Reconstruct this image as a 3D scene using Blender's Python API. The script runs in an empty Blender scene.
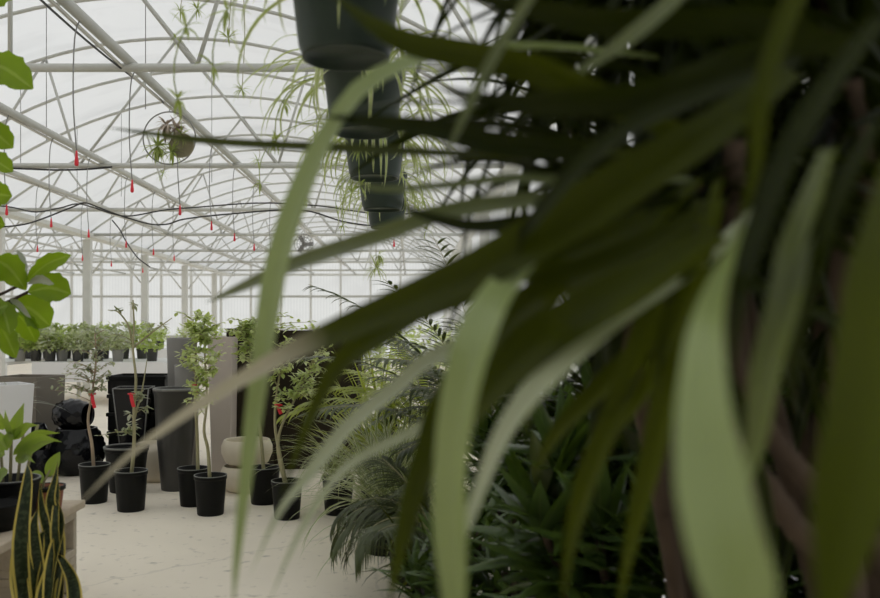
import bpy, math, random
from mathutils import Vector as V, Matrix
random.seed(7)
C = bpy.context.scene.collection
F = 855.0; VX, VY = 410.0, 325.0; H = 1.30      # 35 mm lens in pixels, vanishing point, eye height
R = random.uniform

def P(px, py, y):
    "a point the photo shows at px,py that stands y metres down the aisle"
    return V(((px-VX)*y/F, y, H-(py-VY)*y/F))

# ------------------------------------------------------------------ mesh builder
class MB:
    def __init__(s): s.v=[]; s.f=[]; s.uv=[]; s.sm=[]
    def add(s, vs, fs, uvs=None, smooth=True):
        b=len(s.v); s.v.extend([V(v) for v in vs])
        s.uv.extend(uvs if uvs else [(0.5,0.5)]*len(vs))
        for f in fs: s.f.append([i+b for i in f]); s.sm.append(smooth)
    def tube(s, pts, r, n=8, cap=True):
        pts=[V(p) for p in pts]; m=len(pts)
        rs=[r]*m if not isinstance(r,(list,tuple)) else r
        vs=[]; uv=[]; fs=[]
        t=(pts[1]-pts[0]).normalized()
        a=t.cross(V((0,0,1)))
        if a.length<.1: a=t.cross(V((1,0,0)))
        a.normalize()
        for i in range(m):
            t=(pts[min(i+1,m-1)]-pts[max(i-1,0)]).normalized()
            a=(a-t*a.dot(t)).normalized(); b=t.cross(a)
            for k in range(n):
                an=2*math.pi*k/n
                vs.append(pts[i]+(a*math.cos(an)+b*math.sin(an))*rs[i]); uv.append((k/n,i/max(1,m-1)))
        for i in range(m-1):
            for k in range(n):
                k2=(k+1)%n; fs.append((i*n+k,i*n+k2,(i+1)*n+k2,(i+1)*n+k))
        if cap:
            fs.append(tuple(range(n-1,-1,-1))); fs.append(tuple((m-1)*n+k for k in range(n)))
        s.add(vs,fs,uv); return s
    def lathe(s, prof, c=(0,0,0), n=32, axis=None):
        c=V(c); vs=[]; fs=[]; uv=[]; m=len(prof)
        rot=None
        if axis is not None: rot=V((0,0,1)).rotation_difference(V(axis).normalized())
        for i,(r,z) in enumerate(prof):
            for k in range(n):
                an=2*math.pi*k/n; p=V((r*math.cos(an),r*math.sin(an),z))
                if rot: p=rot@p
                vs.append(c+p); uv.append((k/n,i/max(1,m-1)))
        for i in range(m-1):
            for k in range(n):
                k2=(k+1)%n; fs.append((i*n+k,i*n+k2,(i+1)*n+k2,(i+1)*n+k))
        ring=prof[0][0]>1e-4 and prof[-1][0]>1e-4
        if ring:
            for k in range(n): k2=(k+1)%n; fs.append(((m-1)*n+k,(m-1)*n+k2,k2,k))
        elif prof[0][0]>1e-4: fs.append(tuple(range(n-1,-1,-1)))
        elif prof[-1][0]>1e-4: fs.append(tuple((m-1)*n+k for k in range(n)))
        s.add(vs,fs,uv); return s
    def box(s, x0,x1,y0,y1,z0,z1):
        vs=[(x,y,z) for x in (x0,x1) for y in (y0,y1) for z in (z0,z1)]
        s.add(vs,[(0,1,3,2),(4,6,7,5),(0,4,5,1),(2,3,7,6),(0,2,6,4),(1,5,7,3)],None,False); return s
    def frustum(s, c, w0, d0, w1, d1, h, th=.02, depth=None, rz=0):
        "square tapered planter, open top with a lip"
        c=V(c); M=Matrix.Rotation(rz,3,'Z'); vs=[]
        dp=depth or h*.25
        k=1-dp/h
        def ring(w,d,z): return [c+M@V((sx*w/2,sy*d/2,z)) for sx,sy in((-1,-1),(1,-1),(1,1),(-1,1))]
        wi=w0+(w1-w0)*k; di=d0+(d1-d0)*k
        for r in (ring(w0,d0,0),ring(w1,d1,h),ring(w1-2*th,d1-2*th,h),ring(wi-2*th,di-2*th,h-dp)): vs+=r
        fs=[(3,2,1,0)]
        for a in (0,4,8):
            for q in range(4): fs.append((a+q,a+(q+1)%4,a+4+(q+1)%4,a+4+q))
        fs.append((12,13,14,15)); s.add(vs,fs,None,False); return s
    def ribbon(s, pts, ws, sides, fold=.25, na=2):
        m=len(pts); vs=[]; uv=[]; fs=[]; n=na*2+1
        for i in range(m):
            t=(pts[min(i+1,m-1)]-pts[max(i-1,0)]).normalized()
            sd=(sides[i]-t*sides[i].dot(t)).normalized(); nn=sd.cross(t)
            for k in range(n):
                u=(k/(n-1))*2-1
                vs.append(pts[i]+sd*(u*ws[i]*.5)+nn*(abs(u)**1.3*fold*ws[i]*.5)); uv.append((k/(n-1),i/(m-1)))
        for i in range(m-1):
            for k in range(n-1): fs.append((i*n+k,i*n+k+1,(i+1)*n+k+1,(i+1)*n+k))
        s.add(vs,fs,uv); return s
    def build(s, name, mat, parent=None, org=None, bevel=0):
        o0=V((0,0,0)); q=parent
        while q is not None: o0+=q.location; q=q.parent
        if parent is None and org is not None: o0=V(org)
        me=bpy.data.meshes.new(name); me.from_pydata([v-o0 for v in s.v],[],s.f)
        me.polygons.foreach_set('use_smooth',s.sm)
        ul=me.uv_layers.new(name='UVMap')
        li=[0]*len(me.loops); me.loops.foreach_get('vertex_index',li)
        fl=[]
        for i in li: fl.extend(s.uv[i])
        ul.data.foreach_set('uv',fl)
        me.materials.append(mat); me.update()
        o=bpy.data.objects.new(name,me); C.objects.link(o)
        if parent: o.parent=parent
        elif org is not None: o.location=org
        if bevel:
            b=o.modifiers.new('Bevel','BEVEL'); b.width=bevel; b.segments=2; b.limit_method='ANGLE'
        return o

def tag(o,label,cat,group=None):
    o['label']=label; o['category']=cat
    if group: o['group']=group
    return o
def thing(name,label,cat,loc,group=None):
    o=bpy.data.objects.new(name,None); o.empty_display_size=.1; C.objects.link(o); o.location=loc
    return tag(o,label,cat,group)
def struct(o): o['kind']='structure'; return o
def dup(root,loc,label=None):
    r=root.copy(); C.objects.link(r); r.location=loc
    if label: r['label']=label
    for ch in list(root.children):
        c=ch.copy(); C.objects.link(c); c.parent=r
        for g in ch.children:
            d=g.copy(); C.objects.link(d); d.parent=c
    return r

# ------------------------------------------------------------------ leaf geometry
def smooth_path(pts, n):
    pts=[V(p) for p in pts]
    Q=[pts[0]*2-pts[1]]+pts+[pts[-1]*2-pts[-2]]; out=[]; m=len(pts)-1
    for i in range(n+1):
        t=i/n*m; k=min(int(t),m-1); t-=k
        a,b,c,d=Q[k:k+4]
        out.append(.5*((2*b)+(-a+c)*t+(2*a-5*b+4*c-d)*t*t+(-a+3*b-3*c+d)*t**3))
    return out
def strap(t,tip=.55): 
    w=min(1,.5+t*2.0) if tip>.25 else min(1,.22+t*1.25)
    if t>1-tip: w*=max(0.02,1-((t-(1-tip))/tip)**(1.8 if tip<.7 else 1.15))
    return w
def oval(t): return max(.03,math.sin(math.pi*min(1,t**.85))**.8)
def lance(t): return max(.03,math.sin(math.pi*min(1,t**.62)))
def obov(t): return max(.05,(math.sin(math.pi*min(1,t**1.5))**.7)*(.9)+.12*math.sin(t*9)*.3)
def bend(base,az,el,L,droop,n):
    "spine of a leaf that starts at elevation el and sags"
    p=V(base); pts=[p.copy()]; h=V((math.cos(az),math.sin(az),0))
    for i in range(n):
        e=el-droop*((i+.5)/n)**1.2
        p=p+(h*math.cos(e)+V((0,0,math.sin(e))))*(L/n); pts.append(p.copy())
    return pts,V((-math.sin(az),math.cos(az),0))
def arc_leaf(mb,base,az,el,L,W,droop,n=8,fold=.3,prof=strap,na=1,roll=0):
    pts,sd=bend(base,az,el,L,droop,n)
    if pts[-1].x>XR-.06 or pts[len(pts)//2].x>XR-.06:
        az=math.pi-az; pts,sd=bend(base,az,el,L,droop,n)
        if pts[-1].x>XR-.06: return
    if roll:
        t0=(pts[1]-pts[0]).normalized(); sd=Matrix.Rotation(roll,3,t0)@sd
    mb.ribbon(pts,[W*prof(i/n) for i in range(n+1)],[sd]*(n+1),fold,na)
def traced_leaf(mb,pts,W,twist=0,fold=.3,tip=.55,n=26,twist2=None,face=None):
    q=smooth_path(pts,n); sides=[]
    for i in range(n+1):
        t=(q[min(i+1,n)]-q[max(i-1,0)]).normalized()
        toc=(V((0,0,H))-q[i]).normalized()
        if face: toc=toc*.75+V((-face[0],0,face[1])); twist=twist2=0
        s=t.cross(toc).normalized()
        tw=twist if twist2 is None else twist+(twist2-twist)*i/n
        sides.append(Matrix.Rotation(tw,3,t)@s)
    mb.ribbon(q,[W*strap(i/n,tip) for i in range(n+1)],sides,fold,3)

# ------------------------------------------------------------------ materials
def nodes(name):
    m=bpy.data.materials.new(name); m.use_nodes=True; nt=m.node_tree; nt.nodes.clear()
    out=nt.nodes.new('ShaderNodeOutputMaterial'); return m,nt,out
def N(nt,t,**k):
    n=nt.nodes.new(t)
    for a,b in k.items():
        if a in n.inputs: n.inputs[a].default_value=b
        else: setattr(n,a,b)
    return n
def mixc(nt,fac,a,b):
    n=nt.nodes.new('ShaderNodeMix'); n.data_type='RGBA'
    for i,x in ((0,fac),(6,a),(7,b)):
        if hasattr(x,'links'): nt.links.new(x,n.inputs[i])
        else: n.inputs[i].default_value=x if i==0 else (*x,1)
    return n.outputs[2]
def ramp(nt,sock,stops):
    n=nt.nodes.new('ShaderNodeValToRGB'); nt.links.new(sock,n.inputs[0]); e=n.color_ramp.elements
    while len(e)<len(stops): e.new(.5)
    for el,(p,c) in zip(e,stops): el.position=p; el.color=(*c,1) if len(c)==3 else c
    return n.outputs[0]
def plain(name,col,rough=.5,col2=None,scale=12,metal=0,bump=0,spec=.5):
    m,nt,out=nodes(name); b=N(nt,'ShaderNodeBsdfPrincipled'); b.inputs['Roughness'].default_value=rough
    b.inputs['Metallic'].default_value=metal; b.inputs['Specular IOR Level'].default_value=spec
    tc=N(nt,'ShaderNodeTexCoord'); nz=N(nt,'ShaderNodeTexNoise'); nz.inputs['Scale'].default_value=scale; nz.inputs['Detail'].default_value=4
    nt.links.new(tc.outputs['Object'],nz.inputs['Vector'])
    c2=col2 or tuple(x*.8 for x in col)
    nt.links.new(mixc(nt,nz.outputs['Fac'],col,c2),b.inputs['Base Color'])
    if bump:
        bp=N(nt,'ShaderNodeBump'); bp.inputs['Strength'].default_value=bump; bp.inputs['Distance'].default_value=.02
        nt.links.new(nz.outputs['Fac'],bp.inputs['Height']); nt.links.new(bp.outputs[0],b.inputs['Normal'])
    nt.links.new(b.outputs[0],out.inputs[0]); return m
def leafmat(name,a,b,tr,rough=.38,trans=.35,edge=None,ew=.36,mid=None,bands=None,scale=4,spec=.5,dry=None):
    m,nt,out=nodes(name); p=N(nt,'ShaderNodeBsdfPrincipled'); p.inputs['Roughness'].default_value=rough
    p.inputs['Specular IOR Level'].default_value=spec
    tc=N(nt,'ShaderNodeTexCoord'); nz=N(nt,'ShaderNodeTexNoise'); nz.inputs['Scale'].default_value=scale
    nt.links.new(tc.outputs['Object'],nz.inputs['Vector'])
    f=ramp(nt,nz.outputs['Fac'],[(.35,(0,0,0)),(.65,(1,1,1))])
    col=mixc(nt,f,a,b)
    sp=N(nt,'ShaderNodeSeparateXYZ'); nt.links.new(tc.outputs['UV'],sp.inputs[0])
    sb=N(nt,'ShaderNodeMath',operation='SUBTRACT'); nt.links.new(sp.outputs[0],sb.inputs[0]); sb.inputs[1].default_value=.5
    ab=N(nt,'ShaderNodeMath',operation='ABSOLUTE'); nt.links.new(sb.outputs[0],ab.inputs[0])
    if bands:
        mp=N(nt,'ShaderNodeMapping'); mp.inputs['Scale'].default_value=(2,26,1); nt.links.new(tc.outputs['UV'],mp.inputs[0])
        n2=N(nt,'ShaderNodeTexNoise'); n2.inputs['Scale'].default_value=1.5; nt.links.new(mp.outputs[0],n2.inputs['Vector'])
        col=mixc(nt,ramp(nt,n2.outputs['Fac'],[(.45,(0,0,0)),(.6,(1,1,1))]),col,bands)
    if mid: col=mixc(nt,ramp(nt,ab.outputs[0],[(.03,(1,1,1)),(.07,(0,0,0))]),col,mid)
    if edge: col=mixc(nt,ramp(nt,ab.outputs[0],[(ew,(0,0,0)),(ew+.03,(1,1,1))]),col,edge)
    if dry:
        dm=ramp(nt,sp.outputs[1],[(dry[0],(0,0,0)),(dry[0]+.12,(1,1,1))]); col=mixc(nt,dm,col,dry[1])
    nt.links.new(col,p.inputs['Base Color'])
    t=N(nt,'ShaderNodeBsdfTranslucent')
    tcol=mixc(nt,f,tr,tuple(x*.7 for x in tr))
    if dry: tcol=mixc(nt,dm,tcol,tuple(x*.6 for x in dry[1]))
    if edge: tcol=mixc(nt,ramp(nt,ab.outputs[0],[(ew,(0,0,0)),(ew+.03,(1,1,1))]),tcol,edge)
    nt.links.new(tcol,t.inputs[0])
    mx=N(nt,'ShaderNodeMixShader'); mx.inputs[0].default_value=trans
    nt.links.new(p.outputs[0],mx.inputs[1]); nt.links.new(t.outputs[0],mx.inputs[2])
    nt.links.new(mx.outputs[0],out.inputs[0]); return m
def filmmat(name,col,corr=0,mottle=.12):
    m,nt,out=nodes(name); t=N(nt,'ShaderNodeBsdfTranslucent'); d=N(nt,'ShaderNodeBsdfDiffuse')
    tc=N(nt,'ShaderNodeTexCoord'); mp=N(nt,'ShaderNodeMapping'); mp.inputs['Scale'].default_value=(.5,1.6,.5); nt.links.new(tc.outputs['Object'],mp.inputs[0])
    nz=N(nt,'ShaderNodeTexNoise'); nz.inputs['Scale'].default_value=1.3; nz.inputs['Detail'].default_value=3; nz.inputs['Distortion'].default_value=.6
    nt.links.new(mp.outputs[0],nz.inputs['Vector'])
    c=mixc(nt,ramp(nt,nz.outputs['Fac'],[(.5,(0,0,0)),(.75,(1,1,1))]),col,tuple(x*(1-mottle) for x in col))  # noise mottles the sheet with slightly darker patches
    if corr:
        wv=N(nt,'ShaderNodeTexWave'); wv.bands_direction='Y' if corr==1 else 'X'; wv.inputs['Scale'].default_value=3
        nt.links.new(tc.outputs['Object'],wv.inputs['Vector'])
        c=mixc(nt,ramp(nt,wv.outputs['Fac'],[(0,(1,1,1)),(.3,(0,0,0))]),c,tuple(x*.9 for x in col))
    for q in (t,d): nt.links.new(c,q.inputs[0])
    mx=N(nt,'ShaderNodeMixShader'); mx.inputs[0].default_value=.25
    nt.links.new(t.outputs[0],mx.inputs[1]); nt.links.new(d.outputs[0],mx.inputs[2])
    fr=N(nt,'ShaderNodeFresnel'); fr.inputs[0].default_value=1.5; gl=N(nt,'ShaderNodeBsdfGlossy'); gl.inputs['Roughness'].default_value=.35
    m2=N(nt,'ShaderNodeMixShader'); nt.links.new(fr.outputs[0],m2.inputs[0]); nt.links.new(mx.outputs[0],m2.inputs[1]); nt.links.new(gl.outputs[0],m2.inputs[2])
    nt.links.new(m2.outputs[0],out.inputs[0]); return m
def floormat():
    m,nt,out=nodes('worn_concrete'); b=N(nt,'ShaderNodeBsdfPrincipled'); b.inputs['Roughness'].default_value=.75
    tc=N(nt,'ShaderNodeTexCoord')
    n1=N(nt,'ShaderNodeTexNoise'); n1.inputs['Scale'].default_value=1.1; n1.inputs['Detail'].default_value=6
    n2=N(nt,'ShaderNodeTexNoise'); n2.inputs['Scale'].default_value=14; n2.inputs['Detail'].default_value=5
    vo=N(nt,'ShaderNodeTexVoronoi'); vo.feature='DISTANCE_TO_EDGE'; vo.inputs['Scale'].default_value=.55
    ds=N(nt,'ShaderNodeTexNoise'); ds.inputs['Scale'].default_value=2.5; ds.inputs['Detail'].default_value=4
    va=N(nt,'ShaderNodeVectorMath',operation='MULTIPLY_ADD'); va.inputs[1].default_value=(.35,.35,.35)
    for q in (n1,n2,ds): nt.links.new(tc.outputs['Object'],q.inputs['Vector'])
    nt.links.new(ds.outputs['Color'],va.inputs[0]); nt.links.new(tc.outputs['Object'],va.inputs[2]); nt.links.new(va.outputs[0],vo.inputs['Vector'])
    c=mixc(nt,ramp(nt,n1.outputs['Fac'],[(.3,(0,0,0)),(.7,(1,1,1))]),FLOOR_A,FLOOR_B)
    c=mixc(nt,ramp(nt,n2.outputs['Fac'],[(.60,(0,0,0)),(.76,(.55,.55,.55))]),c,(.22,.2,.18))
    c=mixc(nt,ramp(nt,vo.outputs['Distance'],[(.003,(.16,.16,.16)),(.008,(0,0,0))]),c,(.16,.15,.14))
    nt.links.new(c,b.inputs['Base Color'])
    bp=N(nt,'ShaderNodeBump'); bp.inputs['Strength'].default_value=.15; nt.links.new(n2.outputs['Fac'],bp.inputs['Height']); nt.links.new(bp.outputs[0],b.inputs['Normal'])
    nt.links.new(b.outputs[0],out.inputs[0]); return m
FLOOR_A=(.86,.785,.655); FLOOR_B=(.77,.70,.585)

M={}
M['film']=filmmat('roof_film',(.86,.865,.86)); M['sheet']=filmmat('corrugated_sheet',(.86,.86,.84),1); M['endsheet']=filmmat('end_sheet',(.76,.76,.735),2)
M['pipe']=plain('galvanised_pipe',(.58,.58,.54),.45,(.46,.46,.42),9,.15)
M['paint']=plain('pale_paint',(.72,.72,.68),.5,(.62,.62,.58),6)
M['floor']=floormat(); M['shadewall']=plain('unseen_opaque_wall',(.5,.48,.44),.8,(.44,.42,.39),5)
M['black']=plain('black_plastic',(.006,.0062,.0058),.5,(.010,.010,.009),8,0,0,.16)
M['gloss']=plain('black_glaze',(.005,.0055,.007),.13,(.008,.008,.010),5,0,0,.32)
M['rim']=plain('highlight_grey_plastic',(.30,.30,.28),.6,(.12,.12,.11),20,0,0,.3)  # pale grey paints the highlight along black plastic rims
M['soil']=plain('potting_soil',(.03,.022,.015),.95,(.07,.05,.035),60,0,.6,0)
M['grey']=plain('grey_stone',(.27,.262,.245),.65,(.21,.205,.19),7,0,.1)
M['charcoal']=plain('charcoal_stone',(.052,.050,.046),.32,(.034,.033,.030),6,0,.06,.5)
M['taupe']=plain('taupe_stone',(.52,.455,.40),.7,(.46,.40,.35),6)
M['brown']=plain('dark_brown_stone',(.034,.026,.016),.7,(.024,.018,.012),5,0,0,.1)
M['cream']=plain('cream_stone',(.70,.63,.50),.65,(.60,.54,.43),8,0,.1,.2)
M['white']=plain('white_fibre',(.80,.80,.80),.5,(.72,.72,.73),4)
M['wood']=plain('weathered_wood',(.62,.53,.41),.8,(.40,.33,.25),15,0,.2,.2)
M['block']=plain('concrete_block',(.55,.49,.40),.9,(.42,.37,.29),22,0,.4,.1)
M['red']=plain('red_plastic',(.80,.03,.05),.4,(.7,.02,.04),10)
M['pink']=plain('pink_ribbon',(.75,.16,.15),.6)
M['purple']=plain('grey_tag',(.33,.30,.36),.5)
M['wire']=plain('thin_wire',(.30,.30,.29),.5)
M['cable']=plain('black_rubber',(.03,.03,.03),.5)
M['hose']=plain('white_hose',(.62,.60,.54),.5,(.5,.48,.42))
M['terra']=plain('terracotta',(.25,.08,.045),.7)
M['greenpot']=plain('dark_green_plastic',(.030,.045,.032),.42,(.022,.033,.024),7,0,0,.25)
M['bark']=plain('ringed_cane_bark',(.085,.060,.040),.9,(.035,.025,.017),14,0,.7,.1)
M['twig']=plain('green_brown_twig',(.40,.38,.22),.8,(.26,.23,.12),18)
M['palebark']=plain('pale_bark',(.42,.32,.22),.85,(.28,.21,.14),18)
M['shell']=plain('olive_shell',(.22,.19,.11),.6,(.30,.27,.18),14)
M['straw']=plain('straw',(.55,.46,.38),.8,(.42,.36,.3),12)
M['drac']=leafmat('lit_dracaena_leaf',(.33,.40,.17),(.27,.335,.125),(.14,.18,.004),.28,.30)  # lit copy of the dracaena leaf, brightness painted into the colour
M['dracd']=leafmat('deep_shade_dracaena_leaf',(.016,.022,.002),(.010,.015,.001),(.03,.04,.001),.4,.3,spec=.12)  # darkest copy: the crown's shade is painted into the leaf colour
M['dracm']=leafmat('shaded_dracaena_leaf',(.040,.050,.003),(.026,.036,.002),(.10,.122,.001),.36,.45,spec=.16)  # shaded copy for leaves seen from below, shade in the colour
M['dracc']=leafmat('shaded_dry_tipped_dracaena_leaf',(.040,.050,.003),(.026,.036,.002),(.10,.122,.001),.36,.45,spec=.16,dry=(.60,(.60,.55,.40)))  # same shade-dark base, plus a dry tip
M['dracp']=leafmat('brightest_lit_dracaena_leaf',(.54,.57,.42),(.44,.48,.32),(.20,.24,.02),.28,.25)  # palest copy: roof light on the upper face painted in
M['dracg']=leafmat('half_lit_dracaena_leaf',(.15,.175,.075),(.11,.135,.05),(.12,.15,.004),.32,.34,spec=.35)  # tone between the lit and shaded copies, light painted in
M['janet']=leafmat('deep_green_leaf',(.045,.085,.022),(.075,.12,.04),(.11,.18,.010),.24,.32,mid=(.11,.15,.05),spec=.5)
M['sap']=leafmat('small_tree_leaf',(.84,.84,.62),(.46,.56,.18),(.66,.80,.14),.33,.4)
M['sapd']=leafmat('dull_tree_leaf',(.66,.66,.54),(.24,.28,.15),(.36,.42,.12),.35,.35)
M['fig']=leafmat('fiddle_leaf',(.10,.17,.012),(.14,.22,.018),(.30,.46,.008),.38,.55,mid=(.28,.34,.09),scale=7,spec=.35)
M['figu']=leafmat('pale_leaf_underside',(.42,.44,.36),(.34,.36,.28),(.2,.25,.1),.5,.2)
M['snake']=leafmat('snake_plant_leaf',(.010,.018,.007),(.018,.030,.011),(.03,.05,.01),.35,.12,spec=.25,edge=(.62,.50,.12),ew=.37,bands=(.05,.065,.03))
M['spider']=leafmat('spider_plant_leaf',(.48,.55,.22),(.36,.45,.13),(.5,.6,.14),.4,.4,edge=(.78,.78,.55),ew=.34)
M['spiderd']=leafmat('spiderette_leaf',(.34,.40,.13),(.42,.48,.18),(.45,.58,.08),.4,.4)
M['narrow']=leafmat('long_green_leaf',(.20,.29,.06),(.27,.36,.10),(.38,.52,.04),.35,.45,mid=(.25,.3,.12))
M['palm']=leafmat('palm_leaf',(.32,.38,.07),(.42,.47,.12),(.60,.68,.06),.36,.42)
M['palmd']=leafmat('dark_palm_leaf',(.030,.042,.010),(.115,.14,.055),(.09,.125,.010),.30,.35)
M['vari']=leafmat('striped_leaf',(.20,.25,.09),(.28,.33,.15),(.34,.42,.06),.33,.38,edge=(.72,.73,.52),ew=.33)
M['bench_g']=leafmat('bench_leaf',(.50,.60,.18),(.60,.66,.32),(.62,.76,.18),.45,.45)
M['bench_v']=leafmat('variegated_bench_leaf',(.66,.68,.48),(.52,.58,.32),(.6,.68,.32),.45,.4)

# ------------------------------------------------------------------ the setting
Y0,Y1=-4.2,30.1; XL,XR=-6.28,1.16; BW=XR-XL; HG,RISE=H+1.76,1.41
def archz(d,off=0): return HG+off+(RISE+off*.5)*(1-(d/(BW/2))**2)
b=MB(); b.box(-22,XR+.1,Y0,Y1,-.08,0); struct(b.build('floor',M['floor']))
b=MB()
for k in (0,1,2):
    cx=(XL+XR)/2-k*BW; n=28; ny=40; vs=[]; fs=[]
    for j in range(ny+1):
        for i in range(n+1):
            d=-BW/2+BW*i/n; vs.append((cx+d,Y0+(Y1-Y0)*j/ny,archz(d,.045)))
    for j in range(ny):
        for i in range(n): a=j*(n+1)+i; fs.append((a,a+n+1,a+n+2,a+1))
    b.add(vs,fs)
struct(b.build('ceiling',M['film']))
for nm,y in (('wall_back',Y1),('wall_front',Y0)):
    b=MB()
    for k in (0,1,2):
        cx=(XL+XR)/2-k*BW; n=28; vs=[]; fs=[]
        for i in range(n+1):
            d=-BW/2+BW*i/n; vs+= [(cx+d,y,0),(cx+d,y,archz(d,.045))]
        for i in range(n): fs.append((2*i,2*i+2,2*i+3,2*i+1) if y>0 else (2*i+1,2*i+3,2*i+2,2*i))
        b.add(vs,fs,None,False)
    struct(b.build(nm,M['endsheet'] if nm=='wall_back' else M['shadewall']))  # unseen front wall, made opaque to darken the camera-facing leaves
def side_wall(nm,x):
    b=MB(); n=int((Y1-Y0)/.04); vs=[]; fs=[]
    for j in range(n+1):
        y=Y0+(Y1-Y0)*j/n; dx=.012*math.sin(j*math.pi/2+.4); vs+=[(x+dx,y,0),(x+dx,y,HG+.06)]
    for j in range(n): fs.append((2*j,2*j+2,2*j+3,2*j+1) if x<0 else (2*j+1,2*j+3,2*j+2,2*j))
    b.add(vs,fs); struct(b.build(nm,M['sheet']))
side_wall('wall_right',XR+.05); side_wall('wall_left',XL-2*BW-.05)

# arches, one object each
b=MB(); b.tube([(d,0,archz(d)) for d in [-BW/2+BW*i/28 for i in range(29)]],.019,8)
a0=None
for k in (0,1,2):
    cx=(XL+XR)/2-k*BW
    for i in range(23):
        y=3.45+1.2*i
        if y>29.9 or (k==1 and y<8) or (k==2 and y<14): continue
        if a0 is None: a0=struct(b.build('roof_arch',M['pipe'],None)); o=a0
        else: o=a0.copy(); C.objects.link(o)
        o.location=(cx,y,0)
# trusses
b=MB(); b.tube([(-BW/2,0,HG),(BW/2,0,HG)],.03,8)
for sg in (-1,1):
    for fx,ax in ((1.1,0),(1.1,1.47),(2.2,1.47),(2.2,2.7),(3.1,2.7)): b.tube([(sg*fx,0,HG),(sg*ax,0,archz(ax))],.015,6)
t0=None
for k in (0,1,2):
    cx=(XL+XR)/2-k*BW
    for i in range(8):
        y=5.85+3.6*i
        if y>29.9 or (k>0 and y<9): continue
        if t0 is None: t0=struct(b.build('roof_truss',M['pipe'],None)); o=t0
        else: o=t0.copy(); C.objects.link(o)
        o.location=(cx,y,0)
# lengthwise purlins on the arches, pipes on the trusses
def longpipe(nm,x,z,r,y0=2.0,mat='pipe'):
    b=MB(); b.tube([(x,y0,z),(x,Y1-.05,z)],r,10); return struct(b.build(nm,M[mat],None,(x,y0,z)))
for k in (0,1,2):
    cx=(XL+XR)/2-k*BW
    for d in (0,):
        longpipe('purlin',cx+d,archz(d)-.035,.016,2.0 if k==0 else 9)
for x in (-1.93,-3.4,-4.73,-.17,-8.2,-10.,-11.8): longpipe('support_pipe',x,HG+.052,.034 if x>-7 else .026,2.0 if x>-7 else 10)
for x in (XL,XR,XL-BW):
    b=MB(); b.box(x-.13,x+.13,Y0+.05,Y1-.05,HG-.055,HG+.02); struct(b.build('gutter',M['paint'],None,(x,0,HG)))
    b=MB(); b.box(-.075,.075,-.06,.06,0,HG-.1); b.tube([(-.1,0,HG-.75),(-.7,0,HG)],.018,6) if x<0 else None
    b.tube([(.1,0,HG-.75),(.7,0,HG)],.018,6) if x<0 else None
    p0=None
    for i in range(-1,8):
        y=5.85+3.6*i
        if (x<0 and y<12 ) or y>29.9: continue
        if p0 is None: p0=struct(b.build('post',M['paint'],None)); o=p0
        else: o=p0.copy(); C.objects.link(o)
        o.location=(x if x<1 else x-.02,y,0)
b=MB(); b.tube([(-2.745,5.87,HG),(-2.745,5.87,archz(-.18))],.017,8); struct(b.build('king_post',M['pipe'],None,(-2.745,5.87,HG)))
for px,y in ((158,7.4),(35,8.0),(42,10.0),(318,9.6),(70,11.6),(205,10.3),(125,12.0)):
    x=(px-VX)*y/F; d=x-(XL+XR)/2
    yy=3.45+1.2*round((y-3.45)/1.2); b=MB(); b.tube([(x,yy,HG+.02),(x,yy,archz(d))],.004,5); struct(b.build('support_wire',M['wire'],None,(x,yy,HG)))
# end wall framing
for i in range(19):
    x=XL-1.6*BW+i*1.05
    if x>XR-.2: break
    b=MB(); d=((x-(XL+XR)/2+BW/2)%BW)-BW/2
    b.box(x-.035,x+.035,Y1-.12,Y1-.03,0,archz(d)-.02); struct(b.build('wall_stud',M['paint'],None,(x,Y1,0)))
for z in (.9,2.3,HG,HG+.55):
    b=MB(); b.box(XL-1.6*BW,XR,Y1-.15,Y1-.12,z-.04,z+.04); struct(b.build('wall_rail',M['pipe'] if z<HG else M['paint'],None,(0,Y1,z)))

# ------------------------------------------------------------------ hoses, cables and drops on the pipes
for x,nm in ((-1.93,'pipe above the hoop'),(-3.4,'middle pipe left of the hoop'),(-4.73,'pipe nearest the pale gutter')):
    b=MB(); pts=[]
    y=2.2; k=0
    while y<26: pts.append((x-.030+.006*math.sin(y*1.7),y,HG+.022-.022*abs(math.sin(y*.87)))); y+=.4
    b.tube(pts,.012,6); tag(b.build('water_hose',M['hose'],None,(x,2.2,HG)),'white water hose running beneath the '+nm,'hose','white hoses under the pipes')
b=MB(); b.tube([(-1.965+.006*math.sin(y*2),y,HG+.018-.05*abs(math.sin(y*.87+.6))) for y in [2.2+.2*i for i in range(24)]],.007,6)
tag(b.build('power_cable',M['cable'],None,(-2,2.2,HG)),'black cable strapped below the pipe above the hoop','cable')
def cable(lab,y,pts,r=.009):
    b=MB(); b.tube(smooth_path([P(a,c,y) for a,c in pts],len(pts)*5),r,6)
    tag(b.build('power_cable',M['cable'],None,P(*pts[0],y)),lab,'cable','black cables sagging across the bay')
cable('lower black cable sagging in long loops across the bay',9.3,[(-30,228),(0,227),(30,223),(70,208),(85,203),(105,210),(125,217),(150,224),(168,224),(185,219),(230,214),(300,210),(345,222),(385,226),(430,222)])
cable('upper black cable sagging in shallow loops across the bay',9.4,[(-30,203),(10,207),(35,212),(60,208),(80,204),(110,213),(130,216),(165,210),(200,207),(260,203),(320,206),(380,214),(440,212)],.008)
cable('short slanting black cable dropping below the sagging loops',10.5,[(112,220),(120,230),(127,243),(138,258),(150,267)],.008)
cable('dark cable lying along the second cross pipe',9.42,[(0,168),(30,169),(60,170),(90,169),(112,167)],.011)

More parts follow.
